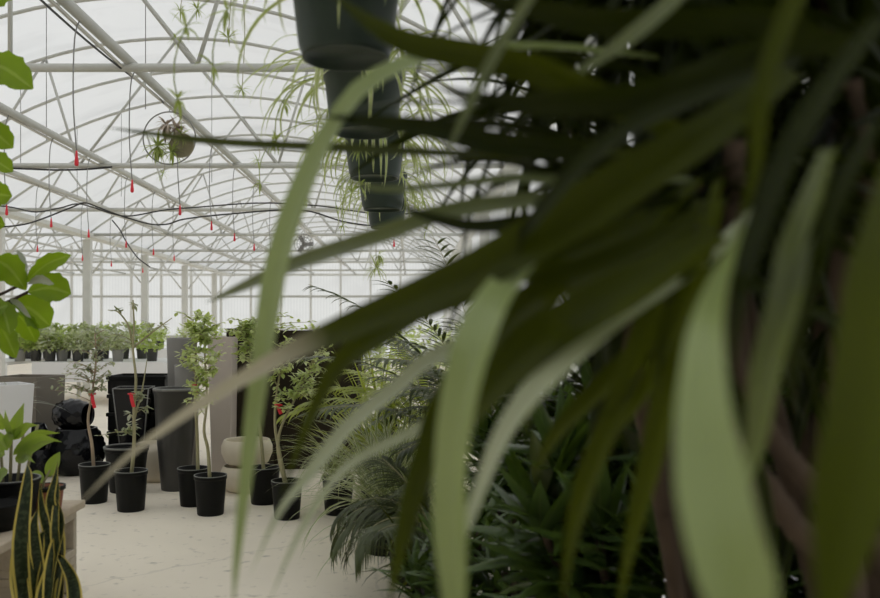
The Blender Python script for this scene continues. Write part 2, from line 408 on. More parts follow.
def make_drop(loc,label,L=.78,mat='red'):
    t=thing('irrigation_drop',label,'irrigation drop',loc,'red tipped irrigation drops'); x,y,z=loc
    b=MB(); b.tube(smooth_path([(x+.02,y,z),(x-.012,y,z-.12),(x-.02,y,z-L*.6),(x,y,z-L)],12),.0045,5); b.build('tube',M['wire'],t)
    b=MB(); b.lathe([(.004,.01),(.006,.0),(.008,-.02),(.012,-.055),(.013,-.07),(.008,-.08),(0,-.081)],(x,y,z-L),10); b.build('weight',M[mat],t)
    return t
ords=['nearest','second','third','fourth','fifth','sixth','seventh','eighth','ninth','tenth']
d0=None
for x,y_s,nm in ((-1.93,(5.0,6.0,7.25,8.4,9.5,10.7,12),'pipe above the hoop'),(-3.4,(7.25,8.15,9.1,10.3,11.4,12.4),'middle pipe left of the hoop'),
               (-4.73,(10.9,12.4,13.6,15.2),'pipe nearest the pale gutter'),(-.17,(7.2,8.5,10.2),'pipe of the hanging baskets')):
    for i,y in enumerate(y_s):
        lab='red-tipped irrigation drop, %s from the front along the %s'%(ords[i],nm)
        loc=(x-.02,y,HG+.03)
        if d0 is None: d0=make_drop(loc,lab)
        else: dup(d0,loc,lab)

# hoop with air plants
def tuft(mb,c,n,L,W,lo=-1.2,hi=1.4,dr=1.2,prof=lance):
    for i in range(n): arc_leaf(mb,c,R(0,6.28),R(lo,hi),L*R(.6,1.1),W*R(.8,1.2),dr*R(.4,1.2),6,.3,prof)
hc=V((-1.97,7.0,H+1.53))
t=thing('hoop_planter','round wire hoop with air plants and a shell hung below the pipe','hanging planter',hc)
b=MB(); b.tube([hc+V((.215*math.cos(a),0,.215*math.sin(a))) for a in [i*2*math.pi/40 for i in range(41)]],.006,6,False); b.build('hoop',M['wire'],t)
b=MB(); b.tube([hc+V((0,0,.215)),hc+V((.02,0,.31))],.004,5); b.build('hook',M['wire'],t)
b=MB()
b.lathe([(0,0),(.06,.010),(.09,.03),(.105,.055),(.10,.057),(.08,.03),(0,.010)],hc+V((.10,.05,-.07)),24,(0,-1,.15)); b.build('shell',M['shell'],t)
b=MB(); tuft(b,hc+V((-.09,-.02,-.07)),54,.16,.022); tuft(b,hc+V((.03,-.03,-.12)),34,.14,.020); tuft(b,hc+V((.10,-.03,.02)),20,.12,.018); b.build('air_plant',M['spiderd'],t)
b=MB(); tuft(b,hc+V((-.02,-.02,.1)),60,.16,.020,-1.5,1.2,1.8); tuft(b,hc+V((.06,-.02,.08)),46,.13,.020); b.build('dried_moss',M['straw'],t)
# hanging plantlets
def plantlet(loc,label,n=16,L=.13,top=None):
    t=thing('hanging_plantlet',label,'plantlet',loc,'small plantlets hanging in the air')
    b=MB(); tuft(b,loc,n,L*.75,.010,-.9,1.3,1.3); b.build('foliage',M['spiderd'],t)
    if top: b=MB(); b.tube(smooth_path([loc,loc+V((.02,0,(top-loc.z)*.5)),V((loc.x,loc.y,top))],8),.003,5); b.build('thread',M['twig'],t)
pl=[((180,11,7.2),'plantlet hanging at the upper left edge of the frame top',HG+1.2),((197,9,6.6),'second plantlet by the frame top, beside the first',HG+1.0),
 ((176,39,8.8),'plantlet perched on the ridge pipe where it crosses an arch',None),((163,174,9.2),'plantlet hanging just under the round wire hoop',HG+.02),
 ((258,161,8.6),'plantlet on the pipe above the hoop, beyond the hoop',HG+.05),((242,90,6.2),'plantlet dangling left of the nearest hanging basket',HG+.8),
 ((228,38,5.6),'plantlet high up left of the nearest hanging basket',HG+.7)]
for (a,c,y),lab,top in pl: plantlet(P(a,c,y),lab,18,.15,top)
loc=P(376,268,6.6)
t=thing('air_plant_bundle','bundle of spiky air plants hanging below the farthest basket','air plant',loc)
b=MB(); tuft(b,loc,34,.16,.012,-.6,1.4,1.6); tuft(b,loc+V((.02,0,.1)),22,.13,.011,-1,1.2,1.8); b.build('foliage',M['spider'],t)
b=MB(); b.tube([loc,loc+V((0,0,.35)),V((loc.x,loc.y,HG+.02))],.003,5); b.build('thread',M['twig'],t)

# hanging baskets with spider plants
def basket(y,label,seed,n):
    random.seed(seed); x=-.165; zb=H+.685; loc=V((x,y,zb))
    t=thing('hanging_basket',label,'hanging basket',loc,'row of hanging spider plant baskets')
    b=MB(); b.lathe([(0,.012),(.100,.012),(.105,0),(.112,.0),(.114,.012),(.121,.03),(.125,.06),(.140,.19),(.150,.195),(.150,.215),(.140,.215),(.134,.17),(0,.165)],loc,40); b.build('pot',M['greenpot'],t)
    b=MB()
    for k in range(4):
        a=k*math.pi/2+.4; b.tube([loc+V((.147*math.cos(a),.147*math.sin(a),.21)),V((x,y,HG-.06))],.0025,5)
    b.tube([V((x,y,HG-.07)),V((x,y,HG+.05))],.005,5); b.build('hanger',M['wire'],t)
    b=MB(); top=loc+V((0,0,.19))
    for i in range(n):
        a=R(0,6.28); arc_leaf(b,top+V((math.cos(a)*.08,math.sin(a)*.08,0)),a+R(-.4,.4),R(.2,1.2),R(.28,.52),R(.012,.019),R(2.0,3.2),12,.35)
    b.build('foliage',M['spider'],t)
    for i in range(max(2,n//20)):
        b=MB()
        a=R(1.6,3.4) if i%3 else R(0,6.28); q,_=bend(top+V((.1*math.cos(a),.1*math.sin(a),0)),a,R(.2,.9),R(.35,.65),2.4,12); b.tube(q,.0022,5)
        for w in (q[-1],q[8]): tuft(b,w,9,.075,.009,-1.2,1.0,1.2)
        b.build('runner',M['spiderd'],t)
for y,lab,s,n in ((2.2,'nearest and largest dark green hanging basket at the top of the frame',3,46),(3.05,'second hanging basket, half hidden behind blurred strap leaves',4,60),
   (4.0,'third hanging basket from the front, spider leaves trailing on both sides',5,80),(5.1,'fourth hanging basket from the front along the row',6,60),(6.05,'farthest and lowest-looking hanging basket above the spiky air plants',8,50)):
    basket(y,lab,s,n)
random.seed(21)
# circulation fan far back
fc=P(304,244,15.0)
t=thing('circulation_fan','small round wire-guarded fan hanging far down the bay','fan',fc)
b=MB()
for r in (.17,.12,.07): b.tube([fc+V((r*math.cos(a),-.04,r*math.sin(a))) for a in [i*2*math.pi/28 for i in range(29)]],.006,5,False)
for i in range(12): a=i*math.pi/6; b.tube([fc+V((.02*math.cos(a),-.04,.02*math.sin(a))),fc+V((.17*math.cos(a),-.04,.17*math.sin(a))),fc+V((.17*math.cos(a),.08,.17*math.sin(a)))],.004,5)
b.build('guard',M['wire'],t)
b=MB(); b.lathe([(.0,-.03),(.04,-.03),(.045,.1),(0,.1)],fc,16,(0,1,0)); b.build('motor',M['grey'],t)
b=MB()
for i in range(3):
    a=i*2.09; d=V((math.cos(a),0,math.sin(a))); b.ribbon([fc+d*.03,fc+d*.09,fc+d*.155],[.05,.08,.09],[V((-d.z,.5,d.x)).normalized()]*3,.1,1)
b.build('blade',M['grey'],t)
b=MB(); b.tube([fc+V((0,.05,.03)),V((fc.x,fc.y+.05,HG+.03))],.008,6); b.build('hanger',M['pipe'],t)

DENS=2.0
# ------------------------------------------------------------------ pots
def pot_profile(r,h,rb=None): 
    rb=rb or r*.8
    return [(0,0),(rb*.97,0),(rb,.006),(r*.955,h*.88),(r*.965,h*.9),(r,h*.905),(r*1.0,h*.995),(r*.985,h),(r*.93,h),(r*.90,h*.76),(0,h*.75)]
def nursery_pot(t,c,r,h,mat='black',rim=True):
    b=MB(); b.lathe(pot_profile(r,h),c,40); p=b.build('pot',M[mat],t)
    b=MB(); b.lathe([(r*.93,h*.985),(r*1.005,h*.985),(r*1.01,h*.995),(r*1.0,h*1.005),(r*.94,h*1.003)],c,40); b.build('rim',M['rim'],p)
    b=MB(); b.lathe([(r*.90,h*.77),(r*.5,h*.79),(0,h*.80)],c,24); b.build('soil',M['soil'],t)
def sapling(label,px,base,r,h,stems,crowns,nl,leaf=(.045,.024),mat='sap',ribbon=None,bare=.25,dropc='black',tw='twig',sr=.014):
    "stems: lists of pixel points; crowns: (px,py,rx,rz,weight)"
    y=1111.5/(base-325); c=V(((px-VX)*y/F,y,0))
    t=thing('potted_sapling',label,'potted tree',c,'saplings in black nursery pots')
    nursery_pot(t,c,r,h,dropc)
    twigs=MB(); lv=MB(); pts_all=[]
    for k,st in enumerate(stems):
        q=[P(a,bb,y+.02*k+(.0 if i==0 else R(-.04,.04))) for i,(a,bb) in enumerate(st)]
        if st[0][1]>455: q[0].z=h*.78
        q=smooth_path(q,18); b=MB(); b.tube(q,[sr*(1 if st[0][1]>455 else .6)*(1-.65*i/18) for i in range(19)],8); b.build('stem',M[tw],t)
        pts_all+=q[4:] if st[0][1]>455 else q
    for (cx,cy,rx,rz,w) in crowns:
        for i in range(int(nl*w*DENS/9)):
            e=P(cx+R(-1,1)*rx,cy+R(-1,1)*rz,y)+V((0,R(-1,1)*rx*y/F,0))
            s=min(pts_all,key=lambda p:(p-e).length+max(0,p.z-e.z+.03)*2)
            mid=s.lerp(e,.5)+V((R(-.02,.02),R(-.02,.02),.02)); q=smooth_path([s,mid,e],7)
            twigs.tube(q,[.0035*(1-.6*j/7) for j in range(8)],5,False)
            for j in range(9):
                p=q[min(7,2+j*6//9)]
                arc_leaf(lv,p,R(0,6.28),R(-.5,.9),leaf[0]*R(.6,1.2),leaf[1]*R(.7,1.2),R(.2,1.3),4,.35,oval)
    if twigs.v: twigs.build('twigs',M[tw],t)
    lv.build('foliage',M[mat],t)
    if ribbon:
        a,bb,c2,l=ribbon; p=P(a,bb,y-.03); b=MB(); k=y/F
        b.ribbon(smooth_path([p,p+V((.01,-.01,-l*k*.5)),p+V((.02+.004*l*k,0,-l*k))],6),[.024]*7,[V((1,.3,0))]*7,.1,1)
        b.tube([p+V((-.02,.0,0)),p+V((0,-.012,.004)),p+V((.025,0,0)),p+V((0,.03,0)),p+V((-.02,0,0))],.006,6); b.build('ribbon',M[c2],t)
    return t
sapling('slender sapling with reddish stem and red ribbon, leftmost floor pot',94.5,502,.112,.28,[[(94,468),(92,445),(88,420),(92,395),(96,360),(95,335)]],
  [(76,387,24,9,.4),(70,364,18,18,.5),(98,348,14,20,.7),(104,372,12,20,.5)],85,(.05,.022),'sapd',('%d'and 92,394,'red',14),tw='palebark')
sapling('sparse leggy sapling with red ribbon and few twisted leaves',131,510,.115,.28,[[(131,475),(134,445),(134,410),(136,380),(133,350),(134,325),(133,300)],[(134,420),(142,390),(147,360)],[(133,348),(145,338),(158,328),(172,318)],[(133,345),(128,325),(118,312),(108,310)]],
  [(120,425,18,14,.4),(142,408,16,16,.35),(135,312,14,14,.18),(160,325,12,5,.15),(112,313,8,6,.12),(125,345,14,12,.2)],60,(.06,.024),'sapd',(131,394,'red',13))
sapling('leafy bright sapling in the front black pot by the tapered planter',210.5,514,.112,.27,[[(210,476),(208,450),(204,430),(207,400),(205,360),(204,325)]],
  [(205,350,17,28,1.4),(200,390,14,18,.5),(212,330,14,14,.5)],150,(.055,.03),'sap')
sapling('second bright sapling tucked behind the front leafy one',193,505,.112,.27,[[(198,470),(197,430),(195,400),(196,360),(193,320)]],
  [(188,345,10,22,.6),(196,320,16,9,.4),(192,380,8,20,.3)],120,(.055,.03),'sap',('x'and 194,385,'pink',10))
sapling('two-stemmed sapling with orange tag in the front right pot',287,518,.106,.255,[[(287,485),(280,455),(275,425),(277,390),(285,350)],[(286,485),(278,450),(282,425),(297,395),(310,365)]],
  [(283,392,14,16,.6),(308,385,18,14,.6),(292,355,18,20,.7),(320,360,14,14,.4)],130,(.05,.026),'sap',(278,405,'red',9))
sapling('bushy sapling behind the orange-tagged one, beside the cream bowls',264,503,.118,.265,[[(264,470),(260,430),(252,390),(250,350),(247,325)]],
  [(245,345,14,22,.9),(258,330,18,12,.7),(236,328,12,9,.5),(300,322,22,9,.3)],120,(.055,.03),'sap')
# grassy plants in the pot at the aisle edge
y=5.9; c=V(((338-VX)*y/F,y,0))
t=thing('potted_grass','black pot of thin arching grass at the end of the pot row','potted plant',c); nursery_pot(t,c,.112,.255)
b=MB()
for i in range(110): arc_leaf(b,c+V((R(-.07,.07),R(-.07,.07),.22)),R(0,6.28),R(.7,1.45),R(.3,.75),R(.006,.012),R(.8,2.8),9,.3)
b.build('foliage',M['vari'],t)
# empty large black tub behind leggy sapling
y=6.7; c=V(((126.5-VX)*y/F,y,0)); t=thing('black_tub','empty wide black tub behind the sparse leggy sapling','pot',c)
b=MB(); b.lathe(pot_profile(.168,.35,.125),c,44); b.build('pot',M['black'],t)
b=MB(); b.lathe([(.155,.34),(.172,.34),(.173,.353),(.156,.353)],c,44); b.build('rim',M['rim'],t)
def solid(name,label,cat,prof,c,mat,group=None,axis=None,n=48):
    b=MB(); b.lathe(prof,c,n,axis); return tag(b.build(name,M[mat],None,c),label,cat,group)
# tapered charcoal planter
y=6.72; c=V(((174-VX)*y/F,y+.05,0))
solid('tapered_planter','tall round charcoal planter tapering to its foot','planter',[(0,0),(.108,0),(.112,.01),(.150,.45),(.168,.765),(.174,.77),(.176,.785),(.172,.80),(.158,.80),(.150,.74),(.13,.45),(0,.42)],c,'charcoal')
b=MB(); b.lathe([(.157,.797),(.176,.786),(.178,.795),(.173,.805),(.159,.805)],c,48); b.build('rim',M['rim'],bpy.data.objects['tapered_planter'])
# tall grey round planters behind
def floorat(px,y): return V(((px-VX)*y/F,y,0))
solid('column_planter','tallest pale grey round column planter behind the tapered one','planter',[(0,0),(.10,0),(.135,1.17),(.135,1.185),(.12,1.185),(.11,.9),(0,.9)],floorat(182,7.75),'grey')
solid('column_planter','shorter pale grey column planter in front of the tallest one','planter',[(0,0),(.085,0),(.105,.94),(.105,.955),(.092,.955),(.085,.8),(0,.8)],floorat(187,7.42),'grey')
# tall square planters
def sq(name,label,px,y,w0,w1,h,mat,rz=0,d0=None):
    c=floorat(px,y); b=MB(); b.frustum(c,w0,d0 or w0,w1,d0 or w1,h,.018,None,rz); return tag(b.build(name,M[mat],None,c,.004),label,'planter')
sq('square_planter','tall taupe square planter left of the dark brown one',224,7.35,.16,.22,1.20,'taupe',-.12)
sq('square_planter','tall dark brown square planter behind the bushy sapling',253,7.55,.30,.37,1.27,'brown',-.1)
sq('square_planter','second dark brown square planter farther along the row',293,7.9,.40,.46,1.25,'brown',.1)
sq('square_planter','dark brown square planter at the end by the shrubs',338,7.9,.38,.43,1.2,'brown',-.05)
sq('square_planter','white square planter beside the taupe box at the left',4,7.0,.28,.36,.82,'white',.75)
sq('square_planter','wide taupe-brown box planter behind the white one',28,7.75,.42,.46,.84,'grey',-.15)
bpy.data.objects['square_planter.005'].data.materials[0]=plain('taupe_brown_stone',(.20,.175,.14),.7,(.155,.135,.105),6)
# cream bowls
bowl=[(0,0),(.14,0),(.175,.03),(.205,.10),(.205,.15),(.185,.195),(.178,.20),(.170,.195),(.185,.14),(.16,.06),(0,.05)]
c=floorat(247,6.72); solid('cream_bowl','lower cream stone bowl of the stacked pair','bowl',bowl,c,'cream','stacked cream bowls')
solid('cream_bowl','upper cream stone bowl resting on the other','bowl',[(r*.97,z*1.02) for r,z in bowl],c+V((0.0,0,.2)),'cream','stacked cream bowls')
c=floorat(157,7.15); solid('cream_bowl','rounded cream pot on the floor between black tub and tapered planter','bowl',[(0,0),(.11,0),(.155,.05),(.18,.15),(.175,.25),(.15,.32),(.14,.32),(.15,.25),(0,.22)],c,'cream')
# black glazed bubble planters
def bubble(name,label,c,r,h,axis=None,bumps=True,ln=1.0):
    b=MB(); n=56; prof=[(0,0),(r*.62,0),(r*.66,.01)]+[(r*(.66+.34*math.sin(math.pi*(.08+.84*i/14))),h*(.04+.92*i/14)) for i in range(15)]+[(r*.72,h),(r*.64,h),(r*.62,h*.9),(r*.8,h*.5),(0,h*.3)]
    b.lathe(prof,c,n,axis); rot=V((0,0,1)).rotation_difference(V(axis).normalized()) if axis else None
    cc=V(c)
    for i,v in enumerate(b.v):
        ring=i//n; k=i%n
        if 3<=ring<=17:
            L=v-cc; zz=ring/2.1
            d=.5+.5*math.sin(k/n*2*math.pi*9+ (math.pi if int(zz)%2 else 0)); e=abs(math.sin(zz*math.pi))
            ax=V(axis).normalized() if axis else V((0,0,1)); rad=L-ax*L.dot(ax); b.v[i]=v+rad*(.10*d*e-.03)
    return tag(b.build(name,M['gloss'],None,c),label,'planter','black glazed planters')
bubble('glazed_planter','largest black glazed dimpled planter on the floor left of the saplings',floorat(77,7.5),.235,.40)
o=bubble('glazed_planter','black glazed planter lying on its side atop the largest one',P(58,414,7.5),.135,.30,(1,-.25,0))
bubble('glazed_planter','squat black glazed planter half hidden by the bench plants',floorat(38,7.3),.115,.24)
bubble('glazed_planter','small black glazed planter stacked on the squat one',floorat(36,7.3)+V((0,0,.24)),.10,.22)
bubble('glazed_planter','black glazed dimpled planter below the crate stack',floorat(128,7.15),.14,.30)
c=floorat(134,7.5)
b=MB(); b.frustum(c,.16,.16,.29,.29,.75,.012,None,.12); t=tag(b.build('flared_planter',M['gloss'],None,c,.006),'tall flared black glossy planter in front of the crates','planter')
mz=Matrix.Rotation(.12,3,'Z'); q=lambda sx,sy,w,z: c+mz@V((sx*w/2,sy*w/2,z))
b=MB()
for pr in ((q(-1,-1,.30,.752),q(1,-1,.30,.752)),(q(-1,1,.30,.752),q(1,1,.30,.752)),(q(-1,-1,.30,.752),q(-1,1,.30,.752)),(q(1,-1,.30,.752),q(1,1,.30,.752)),(q(-1,-1,.298,.75),q(-1,-1,.20,.25)),(q(1,-1,.298,.75),q(1,-1,.20,.25))): b.tube(pr,.0055,6)
b.build('edge_glint',M['rim'],t)  # pale tubes stand in for glints on the glossy edges
# crate stack: each crate is a thing
c0=floorat(143,8.0); k0=None
def crate(c,label):
    t=thing('stacking_crate',label,'crate',c,'black crates in a stack')
    b=MB(); w,d,h=.52,.40,.165
    x,y,z=c
    b.box(x-w/2,x+w/2,y-d/2,y+d/2,z,z+.015)
    for sx in (-1,1): b.box(x+sx*w/2-(.012 if sx>0 else 0),x+sx*w/2+(.012 if sx<0 else 0),y-d/2,y+d/2,z,z+h)
    for sy in (-1,1): b.box(x-w/2,x+w/2,y+sy*d/2-(.012 if sy>0 else 0),y+sy*d/2+(.012 if sy<0 else 0),z,z+h)
    b.build('body',M['black'],t,None,.003)
    b=MB()
    for sy in (-1,1): b.box(x-w/2-.012,x+w/2+.012,y+sy*(d/2+.006)-.008,y+sy*(d/2+.006)+.008,z+h-.035,z+h-.003)
    for sx in (-1,1): b.box(x+sx*(w/2+.006)-.008,x+sx*(w/2+.006)+.008,y-d/2,y+d/2,z+h-.035,z+h-.003)
    b.build('rim',M['black'],t,None,.003); return t
cl=['bottom black crate of the stack behind the flared planter','second black crate from the bottom of the stack','middle black crate of the five in the stack','fourth black crate, just under the top one','topmost black crate of the stack behind the flared planter']
for i in range(5):
    c=c0+V((.006*(i%2),0,i*.168+.0))
    if k0 is None: k0=crate(c,cl[i])
    else: dup(k0,c,cl[i])

# ------------------------------------------------------------------ background benches and their pots
def bench(label,x0,x1,y0,y1,zt=.70):
    t=thing('display_bench',label,'bench',((x0+x1)/2,(y0+y1)/2,0),'white display benches')
    b=MB(); b.box(x0,x1,y0,y1,zt-.05,zt); b.build('tabletop',M['white'],t,None,.004)
    b=MB(); b.box(x0,x1,y0-.012,y0-.002,zt-.32,zt+.0); b.build('skirt',M['white'],t,None,.002)
    for sx in (x0+.1,x1-.1):
        for sy in (y0+.1,y1-.1):
            b=MB(); b.box(sx-.03,sx+.03,sy-.03,sy+.03,0,zt-.05); b.build('leg',M['paint'],t)
bench('white plant bench behind the crates, in front of the posts',-6.1,-3.75,13.8,15.6)
bench('white plant bench at the far left beyond the gutter line',-9.0,-6.5,13.8,15.6)
bench('second white plant bench farther down the bay',-6.0,-3.4,19.2,20.8,.75)
def bush(mb,c,rx,rz,n,l=.09,w=.05):
    for i in range(n):
        d=V((R(-1,1),R(-1,1),R(-.7,1)))
        if d.length>1: d.normalize()
        arc_leaf(mb,c+V((d.x*rx,d.y*rx,d.z*rz)),R(0,6.28),R(-.3,1.1),l*R(.6,1.3),w*R(.7,1.2),R(.3,1.6),4,.3,oval)
def bench_pot(px,y,zt,label,mat,rx,rz,n,potmat='charcoal',l=.09,w=.05):
    c=V(((px-VX)*y/F,y,zt)); t=thing('bench_plant',label,'potted plant',c,'potted plants on the white benches')
    b=MB(); b.lathe(pot_profile(.10,.20),c,24); b.build('pot',M[potmat],t)
    b=MB()
    for k in range(5): 
        a=k*1.26; b.tube([c+V((0,0,.17)),c+V((.4*rx*math.cos(a),.4*rx*math.sin(a),.2+rz))],.005,5)
    b.build('stem',M['twig'],t)
    b=MB(); bush(b,c+V((0,0,.20+rz*.6)),rx,rz,n,l,w); b.build('foliage',M[mat],t)
desc=['at the left end','by the fiddle leaf fig','left of the first post','beside the first pale post','right of the first post','behind the spindly sapling','behind the crates','near the bench corner']
for i,(px,m_) in enumerate(((20,'bench_g'),(36,'bench_g'),(50,'bench_v'),(62,'bench_g'),(78,'bench_v'),(98,'bench_v'),(118,'bench_v'),(152,'bench_g'))):
    bench_pot(px,14.1+.1*(i%2),.70,('light green' if m_=='bench_g' else 'white-flecked')+' potted plant on the near bench '+desc[i],m_,.2,.2,260,'charcoal' if i%3 else 'grey')
for i,px in enumerate((14,30,48,66,84,104,124,142)):
    bench_pot(px,15.2,.70,'back-row green potted plant on the near bench, '+desc[i],'bench_g' if i%2 else 'bench_v',.24,.28,260,'charcoal',.11,.06)
for i,px in enumerate((160,185,215,240,262)):
    bench_pot(px,19.7,.75,'small plant on the far bench, %s from its left end'%ords[i].replace('nearest','first'),'bench_g',.22,.18,110)

# grey plantlet: silvery dry fronds by the white planter
c=P(8,388,6.95); c=V((c.x,7.0,.64))
t=thing('silvery_plant','silvery grey spray of thin fronds in the white planter','plant',c)
b=MB()
for i in range(26): arc_leaf(b,c,R(-.6,3.6),R(.2,1.3),R(.3,.5),.016,R(.6,1.8),8,.3,lance)
b.build('foliage',M['figu'],t)

# ------------------------------------------------------------------ left foreground: pallet bench with plants
BX0,BX1,BY0,BY1,BZ=-2.7,-1.565,2.3,4.08,.465
t=thing('pallet_bench','low slatted timber bench on concrete blocks at the lower left','bench',((BX0+BX1)/2,(BY0+BY1)/2,0))
for i in range(8):
    x=BX0+.02+i*.1437; b=MB(); b.box(x,x+.115,BY0,BY1,BZ-.022,BZ); b.build('slat',M['wood'],t,None,.003)
for y in (BY0+.25,(BY0+BY1)/2,BY1-.2):
    b=MB(); b.box(BX0,BX1-.01,y-.045,y+.045,BZ-.041,BZ-.022); b.build('crossbeam',M['wood'],t,None,.003)
b=MB(); b.box(BX1-.004,BX1+.018,BY0,BY1,BZ-.034,BZ+.003); b.build('edge_board',M['wood'],t,None,.006)
def cblock(c,label):
    t=thing('concrete_block',label,'concrete block',c,'concrete blocks under the bench'); x,y,z=c
    # lies on its side, two cores opening toward +x
    b=MB(); w,d,h=.19,.39,.21; th=.035
    for z0 in (0,h-th): b.box(x-w/2,x+w/2,y-d/2,y+d/2,z+z0,z+z0+th)
    for yy in (-d/2,-th/2,d/2-th): b.box(x-w/2,x+w/2,y+yy,y+yy+th,z+th,z+h-th)
    b.build('block',M['block'],t,None,.004); return t
cb=None
for (x,y,z,lab) in ((BX1-.11,BY1-.22,0,'lower concrete block under the far bench corner'),(BX1-.11,BY1-.22,.212,'upper concrete block under the far bench corner'),
    (BX1-.11,BY0+.25,0,'lower concrete block under the near bench corner'),(BX1-.11,BY0+.25,.212,'upper concrete block under the near bench corner'),
    (BX0+.15,BY1-.22,0,'lower concrete block at the bench back, far end'),(BX0+.15,BY1-.22,.212,'upper concrete block at the bench back, far end'),
    (BX0+.15,BY0+.25,0,'lower concrete block at the bench back, near end'),(BX0+.15,BY0+.25,.212,'upper concrete block at the bench back, near end')):
    if cb is None: cb=cblock(V((x,y,z)),lab)
    else: dup(cb,(x,y,z),lab)
# long-leaf plant
c=V(((8-VX)*3.7/F,3.72,BZ)); t=thing('long_leaf_plant','bright plant with long pointed leaves in a black pot on the bench','potted plant',c)
nursery_pot(t,c,.125,.17)
b=MB()
for dx in (-.03,.0,.03,.06): b.tube([c+V((dx,0,.14)),c+V((dx*1.6,.01,.32)),c+V((dx*2,.0,.40))],.007,6)
b.build('stem',M['twig'],t)
b=MB()
def tl(a,bb,c2,d,W,y=3.65,sag=.02,tw=0.0,prof=lance,mb=None,dy=0,fold=.3):
    p0=P(a,bb,y); p1=P(c2,d,y+dy); q=smooth_path([p0,(p0+p1)/2+V((0,0,sag)),p1],10)
    sides=[]
    for i in range(11):
        tt=(q[min(i+1,10)]-q[max(i-1,0)]).normalized(); s=tt.cross(V((0,-1,.35))).normalized(); sides.append(Matrix.Rotation(tw,3,tt)@s)
    mb.ribbon(q,[W*prof(i/10) for i in range(11)],sides,fold,2)
for a in ((12,440,24,403,.062,0,.1),(12,438,5,410,.045,0,-.3),(14,452,60,433,.05,.04,1.0),(13,455,62,442,.05,.05,.9),(22,455,58,440,.045,.02,.3),(8,450,-15,425,.06,0,.3),(6,447,16,428,.06,0,-.2),(5,455,-20,465,.06,.03,.2),(20,462,34,452,.03,0,.2),(8,470,-4,490,.055,.02,.4),(14,440,38,425,.04,.03,.9),(16,462,35,463,.04,.03,.5),(3,430,-10,400,.05,0,.1)):
    tl(a[0],a[1],a[2],a[3],a[4],sag=a[5],tw=a[6],mb=b,dy=R(-.1,.05))
b.build('foliage',M['narrow'],t)
# rooted shoot pot with terracotta sleeve
c=V(((47-VX)*3.85/F,3.85,BZ)); t=thing('shoot_pot','small dark pot with reddish sides and one bright upright shoot','potted plant',c)
b=MB(); b.lathe(pot_profile(.075,.11),c,30); p=b.build('pot',M['terra'],t); b=MB(); b.lathe([(.07,.095),(.079,.095),(.08,.113),(.071,.113)],c,30); b.build('rim',M['black'],p)
b=MB(); b.lathe([(.068,.096),(0,.1)],c,20); b.build('soil',M['soil'],t)
b=MB(); b.tube([c+V((-.02,0,.09)),P(44,482,3.85),P(50,470,3.85)],.005,6); b.build('stem',M['twig'],t)
b=MB(); tl(47,477,60,452,.06,3.85,0,.1,oval,b); tl(44,484,30,474,.04,3.85,.02,.6,oval,b); b.build('foliage',M['narrow'],t)
# black tray and low black bowl
c=V((-1.98,3.15,BZ))
t=thing('growing_tray','black plastic growing tray lying on the slatted bench','tray',c)
b=MB(); b.frustum(c,.40,.26,.46,.32,.075,.01,.06,0); b.build('tray',M['black'],t,None,.006)
b=MB()
for k in range(3): b.lathe([(0,.02),(.05,.02),(.062,.09),(.066,.092),(.06,.094),(.05,.05),(0,.045)],c+V((-.13+k*.13,0,0)),20)
b.build('cell',M['rim'],t)
c=floorat(13,3.42); c=V((-1.70,3.50,BZ)); t=thing('black_bowl','low round black bowl at the front edge of the bench','bowl',c)
b=MB(); b.lathe([(0,0),(.085,0),(.11,.05),(.118,.10),(.125,.105),(.12,.112),(.108,.10),(.09,.06),(0,.05)],c,36); b.build('bowl',M['black'],t)
# snake plant on the floor
y=3.0; c=V(((46-VX)*y/F,y,0)); t=thing('snake_plant','yellow-edged snake plant standing in front of the bench','snake plant',c)
nursery_pot(t,c,.15,.22)
for (pts,W,tw) in (([(30,655),(26,590),(22,540),(28,480),(27,464)],.062,.3),([(38,655),(36,600),(40,545),(45,530)],.062,-.2),([(40,655),(42,590),(50,545),(42,510),(40,480)],.05,.9),
   ([(52,655),(50,600),(54,560),(62,525),(58,505),(48,485)],.05,-.6),([(48,655),(46,600),(56,560),(60,545)],.06,.2),([(55,655),(60,600),(60,560),(56,530),(58,490),(57,468)],.045,-.4),
   ([(60,655),(73,610),(72,580),(62,560),(57,555)],.045,.7),([(34,655),(24,600),(20,560),(26,520),(30,505)],.06,-.1),([(45,655),(38,580),(34,530),(38,508)],.05,.5),([(42,655),(58,560),(54,520),(50,500),(55,478),(58,462)],.04,1.0)):
    b=MB(); q=smooth_path([P(a,bb,y+R(-.04,.04)) for a,bb in pts],18); q=[V(p) for p in q]
    sides=[]
    for i in range(19):
        tt=(q[min(i+1,18)]-q[max(i-1,0)]).normalized(); s=tt.cross(V((0,-1,.1))).normalized(); sides.append(Matrix.Rotation(tw*(1-i/18*.6),3,tt)@s)
    b.ribbon(q,[1.2*W*max(.03,min(1,.72+i/18*.8)*(1-max(0,(i/18-.3)/.7)**1.35)) for i in range(19)],sides,.45,4); b.build('leaf',M['snake'],t)
c=V(((2-VX)*2.85/F,2.85,0)); t=thing('pale_leaf_plant','pale variegated plant in the lower left corner by the snake plant','potted plant',c); nursery_pot(t,c,.10,.17)
b=MB()
for i in range(16): arc_leaf(b,c+V((0,0,.18)),R(0,6.28),R(.5,1.3),R(.22,.34),.075,R(.6,1.6),7,.35,oval)
b.build('foliage',M['bench_v'],t)
